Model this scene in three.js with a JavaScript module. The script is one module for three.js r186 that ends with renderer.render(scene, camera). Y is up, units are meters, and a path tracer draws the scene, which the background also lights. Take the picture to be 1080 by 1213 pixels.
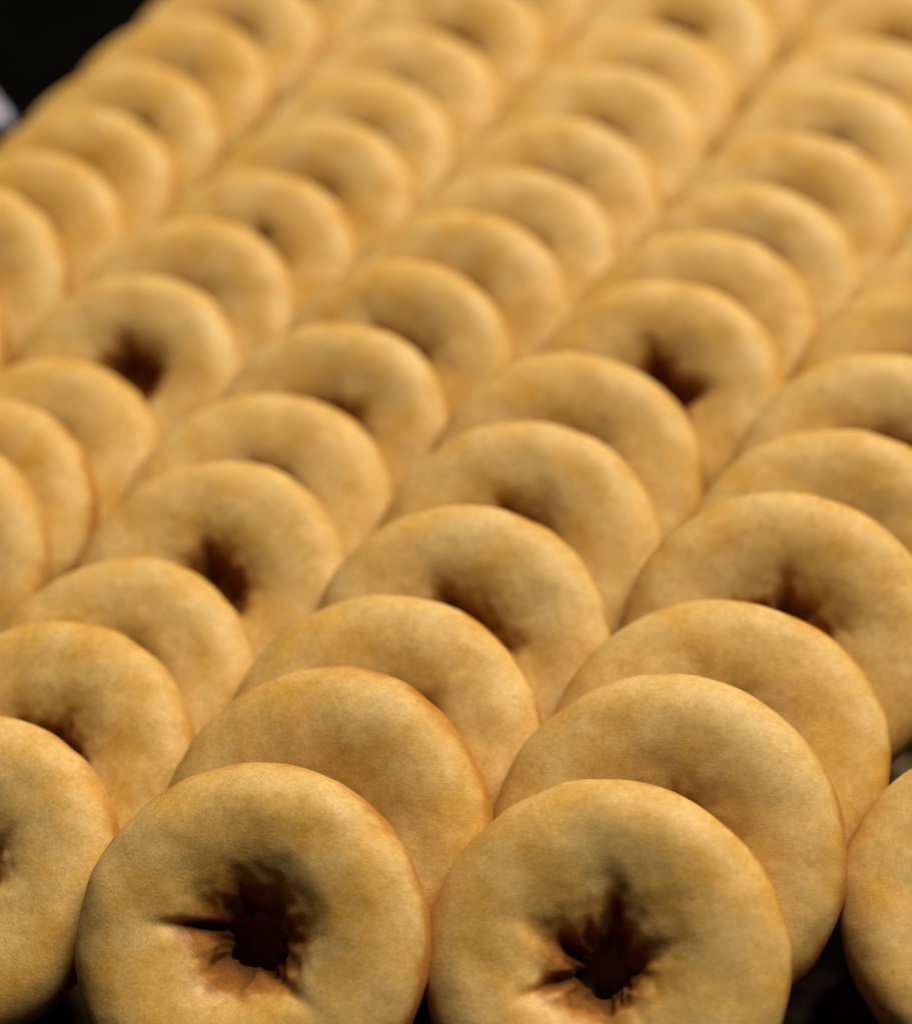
import * as THREE from 'three';
import { RoundedBoxGeometry } from 'three/addons/geometries/RoundedBoxGeometry.js';
import { RectAreaLightUniformsLib } from 'three/addons/lights/RectAreaLightUniformsLib.js';
import { mergeGeometries } from 'three/addons/utils/BufferGeometryUtils.js';
import { createNoise3D } from 'simplex-noise';

// ---------------------------------------------------------------- camera, light, exposure
const scene = new THREE.Scene();
scene.background = new THREE.Color(0x000000);
const camera = new THREE.PerspectiveCamera(27.40, 911 / 1024, 0.02, 20);
camera.rotation.order = 'YXZ';
camera.position.set(0.21744, 0.42062, 0.26279);
camera.rotation.set(-0.71170, 0.56082, -0.08797);
camera.focus = 0.495;
camera.userData.fStop = 5.4;
const renderer = new THREE.WebGLRenderer({ antialias: true });
renderer.setSize(911, 1024);
renderer.toneMapping = THREE.LinearToneMapping;
renderer.toneMappingExposure = 1.05;
renderer.shadowMap.enabled = true;
renderer.outputColorSpace = THREE.SRGBColorSpace;
RectAreaLightUniformsLib.init();

function rng(seed) { let a = seed >>> 0; return () => { a = (a + 0x6D2B79F5) | 0; let t = Math.imul(a ^ (a >>> 15), 1 | a); t = (t + Math.imul(t ^ (t >>> 7), 61 | t)) ^ t; return ((t ^ (t >>> 14)) >>> 0) / 4294967296; }; }
const noise = createNoise3D(rng(77));
const sstep = (a, b, x) => { const t = Math.min(1, Math.max(0, (x - a) / (b - a))); return t * t * (3 - 2 * t); };
const mix = (a, b, t) => a + (b - a) * t;
function tag(o, label, category, group, kind) { o.userData.label = label; o.userData.category = category; if (group) o.userData.group = group; if (kind) o.userData.kind = kind; return o; }
const used = {};
function numbered(n) { used[n] = (used[n] ?? -1) + 1; return used[n] ? n + '_' + String(used[n]).padStart(3, '0') : n; }
function shadows(o) { o.traverse((c) => { if (c.isMesh) { c.castShadow = true; c.receiveShadow = true; } }); return o; }

// the ceiling panel above the counter, out of the frame
const white = new THREE.MeshStandardMaterial({ color: new THREE.Color().setRGB(0.7, 0.7, 0.7), roughness: 0.5 });
function lightPanel(at, aim, w, h, power, rgb, label) {
  const g = new THREE.Group(); g.name = numbered('light_panel'); g.position.set(...at); g.lookAt(...aim); scene.add(g);   // +z of the group faces the donuts
  const housing = new THREE.Mesh(new RoundedBoxGeometry(w + 0.06, h + 0.06, 0.05, 2, 0.01), white); housing.name = 'housing'; housing.position.z = -0.03; g.add(housing);
  const glow = new THREE.MeshStandardMaterial({ color: 0x222222, emissive: new THREE.Color().setRGB(...rgb), emissiveIntensity: 1, roughness: 0.6 });
  const diff = new THREE.Mesh(new RoundedBoxGeometry(w, h, 0.012, 2, 0.004), glow); diff.name = 'diffuser'; g.add(diff);
  const l = new THREE.RectAreaLight(new THREE.Color().setRGB(...rgb), power, w, h); l.position.z = 0.012; l.rotation.y = Math.PI; l.name = 'panel_light'; g.add(l);
  tag(g, label, 'lamp'); return g;
}
lightPanel([0.52, 2.85, -1.75], [-0.1, 0, -0.2], 2.4, 1.6, 14.8, [1, 0.95, 0.82], 'wide white light panel hanging above the far end of the donut rows');

// ---------------------------------------------------------------- the setting: black tabletop
function tileNoise(size, cells, seed) {      // periodic value noise, one array of size*size
  const r = rng(seed), g = new Float32Array(cells * cells); for (let i = 0; i < g.length; i++) g[i] = r();
  const out = new Float32Array(size * size);
  for (let y = 0; y < size; y++) for (let x = 0; x < size; x++) {
    const fx = x / size * cells, fy = y / size * cells, x0 = Math.floor(fx), y0 = Math.floor(fy);
    let u = fx - x0, v = fy - y0; u = u * u * (3 - 2 * u); v = v * v * (3 - 2 * v);
    const x1 = (x0 + 1) % cells, y1 = (y0 + 1) % cells;
    out[y * size + x] = mix(mix(g[y0 * cells + x0], g[y0 * cells + x1], u), mix(g[y1 * cells + x0], g[y1 * cells + x1], u), v);
  }
  return out;
}
function texture(size, fill, srgb) {
  const d = new Uint8Array(size * size * 4);
  for (let i = 0; i < size * size; i++) { const c = fill(i); for (let k = 0; k < 3; k++) d[i * 4 + k] = Math.max(0, Math.min(255, Math.round(c[k] * 255))); d[i * 4 + 3] = 255; }
  const t = new THREE.DataTexture(d, size, size); t.wrapS = t.wrapT = THREE.RepeatWrapping; t.magFilter = THREE.LinearFilter; t.minFilter = THREE.LinearMipmapLinearFilter; t.generateMipmaps = true;
  if (srgb) t.colorSpace = THREE.SRGBColorSpace; t.needsUpdate = true; return t;
}
{
  const n1 = tileNoise(256, 24, 5), n2 = tileNoise(256, 96, 6);
  const map = texture(256, (i) => { const v = 0.75 + 0.15 * n1[i] + 0.1 * n2[i]; return [v, v, v]; }, true);
  map.repeat.set(8, 8);
  const top = new THREE.Mesh(new THREE.BoxGeometry(2.4, 0.04, 2.4), new THREE.MeshPhysicalMaterial({ color: new THREE.Color().setRGB(0.002, 0.002, 0.0018), map, roughness: 1, specularIntensity: 0.02 }));
  top.name = 'tabletop'; top.position.set(0, -0.037, -0.3); top.userData.kind = 'structure'; top.userData.label = 'matte black tabletop under the tray'; scene.add(top);
}

// ---------------------------------------------------------------- tray and its paper liner
const TX0 = -0.292, TX1 = 0.3, TZ0 = -0.66, TZ1 = 0.14;
{
  const tray = new THREE.Group(); tray.name = 'baking_tray'; tray.position.set((TX0 + TX1) / 2, -0.017, (TZ0 + TZ1) / 2); scene.add(tray);
  const m = new THREE.MeshStandardMaterial({ color: new THREE.Color().setRGB(0.012, 0.010, 0.009), roughness: 0.5, metalness: 0.2 });
  const w = TX1 - TX0, d = TZ1 - TZ0;
  const base = new THREE.Mesh(new RoundedBoxGeometry(w, 0.008, d, 2, 0.003), m); base.name = 'tray_base'; base.position.y = 0.004; tray.add(base);
  for (const [x, z, a, l] of [[-w / 2 - 0.004, 0, 0, d + 0.014], [w / 2 + 0.004, 0, 0, d + 0.014], [0, -d / 2 - 0.004, 1, w], [0, d / 2 + 0.004, 1, w]]) {
    const rim = new THREE.Mesh(new RoundedBoxGeometry(0.006, 0.012, l, 2, 0.0025), m); rim.name = 'rim'; rim.position.set(x, 0.006, z); rim.rotation.y = a * Math.PI / 2; tray.add(rim);
  }
  tag(tray, 'dark metal baking tray lying under all the donut rows', 'tray');
  // greasy brown paper liner, creased
  const nx = 150, nz = 200, g = new THREE.PlaneGeometry(w - 0.012, d - 0.012, nx, nz); g.rotateX(-Math.PI / 2);
  const p = g.attributes.position, c = new Float32Array(p.count * 3);
  for (let i = 0; i < p.count; i++) {
    const x = p.getX(i) * 1000, z = p.getZ(i) * 1000;
    let hgt = 0; for (const [s, a] of [[34, 1], [17, 0.55], [8, 0.3]]) hgt += a * (1 - Math.abs(noise(x / s, z / s, 3.1)) * 2);
    p.setY(i, -0.0042 + 0.0016 * hgt);
    const t = sstep(-0.3, 0.6, noise(x / 22, z / 22, 9) + 0.5 * noise(x / 7, z / 7, 4));
    c.set([mix(0.016, 0.13, t), mix(0.010, 0.082, t), mix(0.005, 0.045, t)], i * 3);
  }
  g.setAttribute('color', new THREE.BufferAttribute(c, 3)); g.computeVertexNormals();
  const liner = new THREE.Mesh(g, new THREE.MeshPhysicalMaterial({ vertexColors: true, roughness: 0.7, specularIntensity: 0.08, side: THREE.DoubleSide }));
  liner.name = 'paper_liner'; liner.position.set((TX0 + TX1) / 2, 0, (TZ0 + TZ1) / 2); scene.add(liner);
  tag(liner, 'creased greasy dark brown paper lining the tray beneath the donuts', 'paper');
}

// ---------------------------------------------------------------- donut dough
const S = 1024, TILE = 0.075;
const na = tileNoise(S, 42, 11), nb = tileNoise(S, 105, 12), nc = tileNoise(S, 230, 13), ne = tileNoise(S, 400, 14);
const doughMap = texture(S, (i) => {
  const f = 0.30 * (na[i] - 0.5) + 0.34 * (nb[i] - 0.5) + 0.30 * (nc[i] - 0.5) + 0.16 * (ne[i] - 0.5);
  const fleck = sstep(0.74, 0.9, nc[i]) * 0.06;
  const v = 0.92 + 0.17 * f + fleck;
  return [v + 0.008, v, v - 0.02 + 0.12 * f];
}, true);
const doughBump = texture(S, (i) => { const v = 0.15 * na[i] + 0.25 * nb[i] + 0.35 * nc[i] + 0.25 * ne[i]; return [v, v, v]; });
const dough = new THREE.MeshPhysicalMaterial({ vertexColors: true, map: doughMap, bumpMap: doughBump, bumpScale: 0.00006, roughness: 0.5, specularIntensity: 0.35 });

const holeCrust = new THREE.MeshPhysicalMaterial({ vertexColors: true, map: doughMap, bumpMap: doughBump, bumpScale: 0.0001, roughness: 0.95, specularIntensity: 0.06 });
const PO = 2 / 2.12, PI_ = 1.0, RC = 29.5, AO = 42 - RC, AI = RC - 7, ZW = -0.45;   // waist of the hole lies behind the middle
const spow = (v, e) => Math.sign(v) * Math.pow(Math.abs(v), e);
function donutGeometry(seed, nu, nv, sc, hs, hole) {
  const r = rng(seed * 7919 + 13), ox = r() * 300, oy = r() * 300, oz = r() * 300;
  if (!hole) {
    hole = { x: (r() - 0.5) * 3, y: (r() - 0.5) * 3, r: 5.2 + 1.4 * r(), notches: [] };
    const k = 4 + Math.floor(r() * 4), a0 = r() * 360;
    for (let i = 0; i < k; i++) hole.notches.push([a0 + 360 * i / k + (r() - 0.5) * 40, 0.6 + 2.4 * r() * r() + r(), 0.2 + 0.2 * r()]);
  }
  const H = 10.7 * hs;
  const crust = []; for (let j = 0; j < nv; j++) { const t = Math.PI - 2 * Math.PI * (j + 0.5) / nv; crust[j] = Math.cos(t) < 0 && Math.sin(t) < 0.45; }   // dry crust inside the hole
  const pos = new Float32Array(nu * (nv + 1) * 3), col = new Float32Array(nu * (nv + 1) * 3), uv = new Float32Array(nu * (nv + 1) * 2);
  const rimAt = hole.rim ?? r() * 6.28, ru = r(), rv = r(), e2 = (r() - 0.5) * 0.02, p2 = r() * 6.28, tone = (r() - 0.5) * 0.5, bandW = 2.2 + 1.6 * r(), dome = 0.3 * r();
  // arc length of the plain profile, from the hole over the front face to the back
  const arc = [0]; let px, pz;
  for (let j = 0; j <= nv; j++) { const t = Math.PI - 2 * Math.PI * j / nv, ct = Math.cos(t), q = ct < 0 ? RC - AI * Math.pow(-ct, PI_) : RC + AO * Math.pow(ct, PO), z = H * spow(Math.sin(t), ct < 0 ? PI_ : PO); if (j) arc[j] = arc[j - 1] + Math.hypot(q - px, z - pz); px = q; pz = z; }
  for (let i = 0; i < nu; i++) {
    const f = 2 * Math.PI * i / nu, cf = Math.cos(f), sf = Math.sin(f);
    for (let j = 0; j <= nv; j++) {
      const t = Math.PI - 2 * Math.PI * j / nv, ct = Math.cos(t), st = Math.sin(t), k = i * (nv + 1) + j;
      let rad, z = H * spow(st, ct < 0 ? PI_ : PO), nt = 0, inn = 0, U = 0;
      if (ct < 0) {
        const dz = st > ZW ? (st - ZW) / (1 - ZW) : (ZW - st) / (1 + ZW), u = Math.sqrt(Math.max(0, 1 - dz * dz)); U = u; inn = sstep(0.25, 0.95, u);
        let rin = hole.r * (1 + 0.16 * noise(cf * 1.3 + ox, sf * 1.3 + oy, oz));
        for (const [a, d, w] of hole.notches) { let df = f - a * Math.PI / 180 - 0.22 * st; df -= 2 * Math.PI * Math.round(df / (2 * Math.PI)); const n = Math.pow(1 + (df / w) * (df / w), -1.5); rin += d * n; nt = Math.max(nt, n * Math.min(1, d / 6)); }
        rin += inn * (1.2 * noise(cf * 1.8 + oz, sf * 1.8 + ox, st * 1.1 + oy) + 0.4 * noise(cf * 3 + oz, sf * 3 + ox, st * 2 + oy));
        rin = Math.max(2.2, Math.min(rin, 19));
        rin = mix(rin, (hole.pinch ?? 1.8) + 0.42 * rin, sstep(-0.25, -0.75, st));
        rad = RC - (RC - rin) * Math.pow(u, PI_);
        z *= 1 - 0.22 * nt * sstep(0.35, 0.9, u);
      } else rad = (RC + AO * Math.pow(ct, PO)) * (1 + ct * (e2 * Math.cos(2 * f + p2) + 0.012 * noise(cf * 0.9 + oy, sf * 0.9 + oz, ox)));
      // lumps of the crust
      let x = rad * cf + hole.x * inn, y = rad * sf + hole.y * inn;
      const L1 = noise(x / 17 + ox, y / 17 + oy, z / 17 + oz), L2 = noise(x / 7 + oy, y / 7 + oz, z / 7 + ox), L3 = noise(x / 2.6 + oz, y / 2.6 + oy, z / 2.6 + ox);
      const lump = 0.32 * L1 + 0.07 * L2 + 0.010 * L3 + inn * 0.3 * noise(x / 5 + oz, y / 5 + ox, z / 5 + oy), nr = ct, nz = st;
      x += cf * nr * lump; y += sf * nr * lump; z += nz * (lump - 0.5);
      pos.set([x * sc / 1000, y * sc / 1000, z * sc / 1000], k * 3);
      const s = 7 + arc[j]; uv.set([(s * cf) / 1000 / TILE + ru, (s * sf) / 1000 / TILE + rv], k * 2);
      // crust colour: pale and golden patches, a fried seam round the rim, dark crust folded into the hole
      const m1 = noise(x / 19 + 40 + ox, y / 19 + oy, z / 19 + oz), m2 = noise(x / 6 + ox, y / 6 + 70 + oy, z / 6 + oz), m3 = noise(x / 2.4 + oz, y / 2.4 + 20 + oy, z / 2.4), m4 = noise(x / 1.1 + oz, y / 1.1 + ox, z / 1.1);
      const g = sstep(-0.95, 1.05, 0.44 * m1 + 0.16 * m2 + 0.10 * m3 + 0.08 * m4 + tone * 0.5 - 0.03);
      let R = mix(0.725, 0.615, g), G = mix(0.485, 0.298, g), B = mix(0.190, 0.030, g);
      const spot = sstep(0.70, 0.86, noise(x / 3.4 + oy, y / 3.4 + oz, z / 3.4 + 9)) * 0.4; R = mix(R, 0.52, spot); G = mix(G, 0.25, spot); B = mix(B, 0.045, spot);
      const rim = ct > 0 ? sstep(0.9, -0.35, Math.abs(z) / bandW - 0.9 - 0.30 * m1 - 0.22 * m2 - 0.16 * m3) * sstep(0.6, 0.9, ct) * (0.45 + 0.55 * sstep(-0.35, 0.35, 0.8 * Math.cos(f - rimAt) + 0.5 * noise(cf * 1.6 + oy, sf * 1.6 + ox, 5))) : 0;
      R = mix(R, 0.450, rim * 0.85); G = mix(G, 0.170, rim * 0.85); B = mix(B, 0.026, rim * 0.85);
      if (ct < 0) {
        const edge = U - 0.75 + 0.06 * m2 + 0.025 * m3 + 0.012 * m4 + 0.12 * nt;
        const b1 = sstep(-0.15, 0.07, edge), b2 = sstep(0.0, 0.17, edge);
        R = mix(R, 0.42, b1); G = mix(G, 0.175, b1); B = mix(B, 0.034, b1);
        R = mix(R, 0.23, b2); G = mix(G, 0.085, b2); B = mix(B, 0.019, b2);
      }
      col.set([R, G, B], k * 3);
    }
  }
  const idx = [], inner = [];
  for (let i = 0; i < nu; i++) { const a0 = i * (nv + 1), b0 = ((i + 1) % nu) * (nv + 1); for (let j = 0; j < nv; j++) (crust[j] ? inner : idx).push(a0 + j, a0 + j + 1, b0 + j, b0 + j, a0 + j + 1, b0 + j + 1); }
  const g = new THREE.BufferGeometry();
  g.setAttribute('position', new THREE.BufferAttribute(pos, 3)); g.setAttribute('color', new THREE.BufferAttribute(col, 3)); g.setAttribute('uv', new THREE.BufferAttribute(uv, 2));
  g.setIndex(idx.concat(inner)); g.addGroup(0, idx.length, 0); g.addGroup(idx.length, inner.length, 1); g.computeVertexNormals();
  const n = g.attributes.normal, a = new THREE.Vector3(), b = new THREE.Vector3();
  for (let i = 0; i < nu; i++) { const i0 = i * (nv + 1), i1 = i0 + nv; a.fromBufferAttribute(n, i0); b.fromBufferAttribute(n, i1); a.add(b).normalize(); n.setXYZ(i0, a.x, a.y, a.z); n.setXYZ(i1, a.x, a.y, a.z); }
  return g;
}

// ---------------------------------------------------------------- the rows: [x mm, z mm, lean, turn, size, thickness] from the front end to the far end
const ROWS = {
  C: [
    [160.6, -58.1, 1.140, 0.209, 0.995, 0.999],
  ],
  B: [
    [82.1, 0.4, 0.966, 0.217, 1.003, 1.000],
    [80.8, -35.1, 0.966, 0.199, 1.024, 0.989],
    [79.4, -68.2, 1.075, 0.240, 1.030, 0.979],
    [78.5, -112.0, 0.981, 0.224, 1.001, 1.002],
    [79.9, -147.2, 1.047, 0.208, 0.996, 0.990],
    [78.5, -184.8, 1.039, 0.205, 0.989, 0.980],
    [79.5, -223.4, 1.055, 0.220, 0.997, 0.995],
  ],
  A: [
    [6.0, 32.2, 0.937, 0.282, 1.009, 1.007],
    [3.8, -3.8, 0.948, 0.245, 0.995, 0.984],
    [1.1, -35.2, 1.049, 0.286, 1.007, 0.969],
    [2.3, -75.2, 0.982, 0.299, 0.969, 0.980],
    [-0.4, -113.4, 1.008, 0.242, 0.986, 0.986],
    [-2.8, -147.9, 0.996, 0.237, 0.975, 0.984],
    [3.8, -195.4, 1.034, 0.157, 0.962, 0.964],
    [2.0, -227.6, 1.057, 0.162, 0.955, 0.922],
    [3.6, -260.6, 1.063, 0.164, 0.944, 0.913],
    [4.6, -295.8, 1.101, 0.181, 0.964, 0.945],
    [3.1, -334.6, 1.121, 0.192, 0.966, 0.959],
    [-0.1, -375.6, 1.231, 0.199, 0.982, 0.973],
  ],
  O: [
    [-73.0, 42.9, 1.078, 0.208, 0.970, 0.966],
    [-75.6, 6.8, 1.083, 0.210, 0.979, 0.917],
    [-76.7, -25.7, 1.120, 0.229, 0.940, 0.913],
    [-73.9, -68.1, 1.076, 0.249, 0.960, 0.912],
    [-80.0, -101.3, 1.133, 0.258, 0.990, 0.884],
    [-79.0, -140.8, 1.004, 0.173, 0.905, 0.932],
    [-75.4, -173.7, 0.998, 0.162, 0.951, 0.919],
    [-74.2, -205.4, 1.036, 0.171, 0.969, 0.930],
    [-71.9, -238.3, 1.076, 0.183, 0.960, 0.930],
    [-74.0, -275.1, 1.120, 0.199, 0.983, 0.944],
    [-75.5, -314.9, 1.136, 0.207, 0.975, 0.945],
    [-81.4, -355.4, 1.224, 0.207, 0.974, 0.966],
  ],
  M: [
    [-155.1, -36.0, 0.977, 0.181, 1.008, 0.977],
    [-157.3, -63.6, 1.081, 0.204, 0.960, 0.929],
    [-156.8, -95.3, 1.169, 0.239, 0.922, 0.901],
    [-153.7, -138.4, 1.061, 0.166, 0.930, 0.885],
    [-154.0, -171.0, 1.070, 0.168, 0.952, 0.888],
    [-152.1, -204.7, 1.092, 0.178, 0.956, 0.905],
    [-150.9, -241.4, 1.087, 0.177, 0.967, 0.910],
    [-154.2, -276.3, 1.127, 0.186, 0.966, 0.932],
    [-159.5, -317.2, 1.192, 0.201, 0.983, 0.977],
  ],
  L: [
    [-231.9, -147.9, 1.021, 0.168, 1.010, 0.991],
    [-230.2, -180.9, 1.063, 0.177, 0.975, 0.944],
    [-233.3, -214.8, 1.086, 0.180, 0.967, 0.926],
    [-237.8, -250.5, 1.111, 0.181, 0.971, 0.945],
    [-242.3, -290.3, 1.164, 0.192, 0.980, 0.975],
  ],
};
const pad = (row, n, step) => { const l = ROWS[row][ROWS[row].length - 1], r = rng(row.charCodeAt(0) * 31); for (let i = 1; i <= n; i++) ROWS[row].push([l[0] + (r() - 0.5) * 4, l[1] - step * i + (r() - 0.5) * 1.5, 1.15 + (r() - 0.5) * 0.03, 0.2, 0.975, 0.96]); };
pad('B', 4, 39); pad('A', 3, 40); pad('O', 3, 40); pad('M', 3, 40); pad('L', 3, 40);
ROWS.L.unshift([-230.5, -114.5, 1.02, 0.17, 0.98, 0.97]);
ROWS.C.push([166.5, -98, 1.13, 0.21, 0.985, 0.98]);

const HOLES = {
  A0: { rim: -0.2, x: 0.3, y: 0.5, r: 7.0, notches: [[166, 4.6, 0.15], [2, 1.6, 0.22], [-44, 2.2, 0.15], [-140, 1.8, 0.22], [62, 1.2, 0.3], [104, 1.2, 0.3]] },
  B0: { rim: -0.3, x: -0.8, y: -2.0, r: 5.8, notches: [[80, 4.6, 0.30], [152, 2.8, 0.22], [203, 3.4, 0.14], [15, 2, 0.3], [-70, 1.5, 0.3]] },
  A1: { x: 1, y: -6, r: 5.5, notches: [[200, 1, 0.3], [-60, 1, 0.3]] },
  O1: { x: 0, y: 0, r: 6.6, notches: [[60, 1, 0.3], [120, 1, 0.3], [-60, 1, 0.3]] },
  O3: { x: 0, y: 0, r: 6.6, notches: [[95, 3, 0.3], [170, 1, 0.3], [-30, 2, 0.3], [-100, 1, 0.3]] },
  A3: { x: 0, y: 0, r: 5.8, notches: [[105, 4, 0.28], [170, 2, 0.3], [-5, 4, 0.28], [-100, 2, 0.3]] },
  B3: { x: 0, y: 0, r: 6.4, notches: [[85, 3, 0.30], [150, 2, 0.3], [10, 2, 0.3], [-100, 2, 0.3]] },
  M3: { x: 0, y: 0, r: 8, notches: [[95, 2, 0.4], [20, 2, 0.35], [-100, 2, 0.3]] },
  A6: { x: 0, y: 0, r: 6.6, notches: [[95, 4, 0.28], [5, 4, 0.26], [-100, 2, 0.3]] },
};
const ORD = ['', 'first', 'second', 'third', 'fourth', 'fifth', 'sixth', 'seventh', 'eighth', 'ninth', 'tenth', 'eleventh', 'twelfth', 'thirteenth', 'fourteenth', 'fifteenth'];
const SPECIAL = {
  A0: 'front donut with a star-shaped dark hole and one long crease',
  B0: 'front donut with a two-lobed dark hole split by a flap',
  O0: 'front donut cut off beside the star-holed one, its hole half hidden',
  C0: 'donut leaning alone beside the two-lobed one, next to bare dark liner',
  O3: 'donut with a fully bared round dark hole inside the rows',
  A3: 'donut with a small hole showing two dark pits above its neighbour',
  B3: 'donut whose dark hole peeks out as a wide arch',
  M3: 'donut with a long black slit of hole above its neighbour',
  A6: 'donut with a hole showing as two separate black spots',
};
const TERM = {
  A: (i) => `plain golden donut, ${ORD[i]} behind the front donut with the star-shaped hole`,
  B: (i) => `plain golden donut, ${ORD[i]} behind the front donut with the two-lobed hole`,
  O: (i) => `plain golden donut, ${ORD[i]} behind the half-cut front donut beside the star-holed one`,
  C: () => 'plain golden donut tucked right behind the donut leaning alone by the bare liner',
  M: (i) => (i < 3 ? `plain golden donut, ${ORD[3 - i]} in front of the donut with the black slit hole` : `plain golden donut, ${ORD[i - 3]} behind the donut with the black slit hole`),
  L: (i) => (i === 0 ? 'outermost-row donut showing only a sliver, along the black tabletop' : `plain golden donut, ${ORD[i + 1]} in the outermost row along the black tabletop`),
};
let seed = 1;
const up = new THREE.Vector3();
for (const row of ['A', 'B', 'O', 'C', 'M', 'L']) ROWS[row].forEach(([x, z, lean, turn, sc, hs], i) => {
  const key = row + i;
  const depth = camera.position.distanceTo(new THREE.Vector3(x / 1000, 0.03, z / 1000));
  const [nu, nv] = depth < 0.59 ? [256, 132] : depth < 0.69 ? [176, 88] : [112, 56];
  const g = donutGeometry(seed++, nu, nv, sc, hs, HOLES[key]);
  const spin = HOLES[key] ? 0 : rng(seed * 3 + 1)() * 6.28;
  g.rotateZ(spin); 
  const m = new THREE.Matrix4().makeRotationY(turn).multiply(new THREE.Matrix4().makeRotationX(-lean));
  const e = m.elements, p = g.attributes.position; let low = 1;
  for (let k = 0; k < p.count; k++) low = Math.min(low, e[1] * p.getX(k) + e[5] * p.getY(k) + e[9] * p.getZ(k));
  const d = new THREE.Mesh(g, [dough, holeCrust]); d.name = numbered('donut');
  d.quaternion.setFromRotationMatrix(m); d.position.set(x / 1000, -low - 0.0012, z / 1000); scene.add(d);
  tag(d, SPECIAL[key] ?? TERM[row](i), 'donut', 'plain donuts leaning in rows on the tray');
});

// ---------------------------------------------------------------- pale napkin on the table beside the tray
{
  const n = 60, g = new THREE.PlaneGeometry(0.10, 0.075, n, n), p = g.attributes.position; g.rotateX(-Math.PI / 2);
  for (let i = 0; i < p.count; i++) { const x = p.getX(i), z = p.getZ(i); p.setY(i, 0.007 + 0.004 * noise(x * 34, z * 34, 2) + 0.0016 * noise(x * 90, z * 90, 5)); }
  const under = g.clone(); const q = under.attributes.position; for (let i = 0; i < q.count; i++) q.setY(i, Math.max(0.0004, q.getY(i) - 0.004));
  const all = mergeGeometries([g, under]); all.computeVertexNormals();
  const nap = new THREE.Mesh(all, new THREE.MeshStandardMaterial({ color: new THREE.Color().setRGB(0.36, 0.32, 0.39), roughness: 0.9, side: THREE.DoubleSide }));
  nap.name = 'paper_napkin'; nap.position.set(-0.3965, -0.0165, -0.296); nap.rotation.y = -0.571; scene.add(nap);
  tag(nap, 'crumpled pale lilac paper napkin on the black tabletop beside the tray', 'napkin');
}
shadows(scene);
renderer.render(scene, camera);
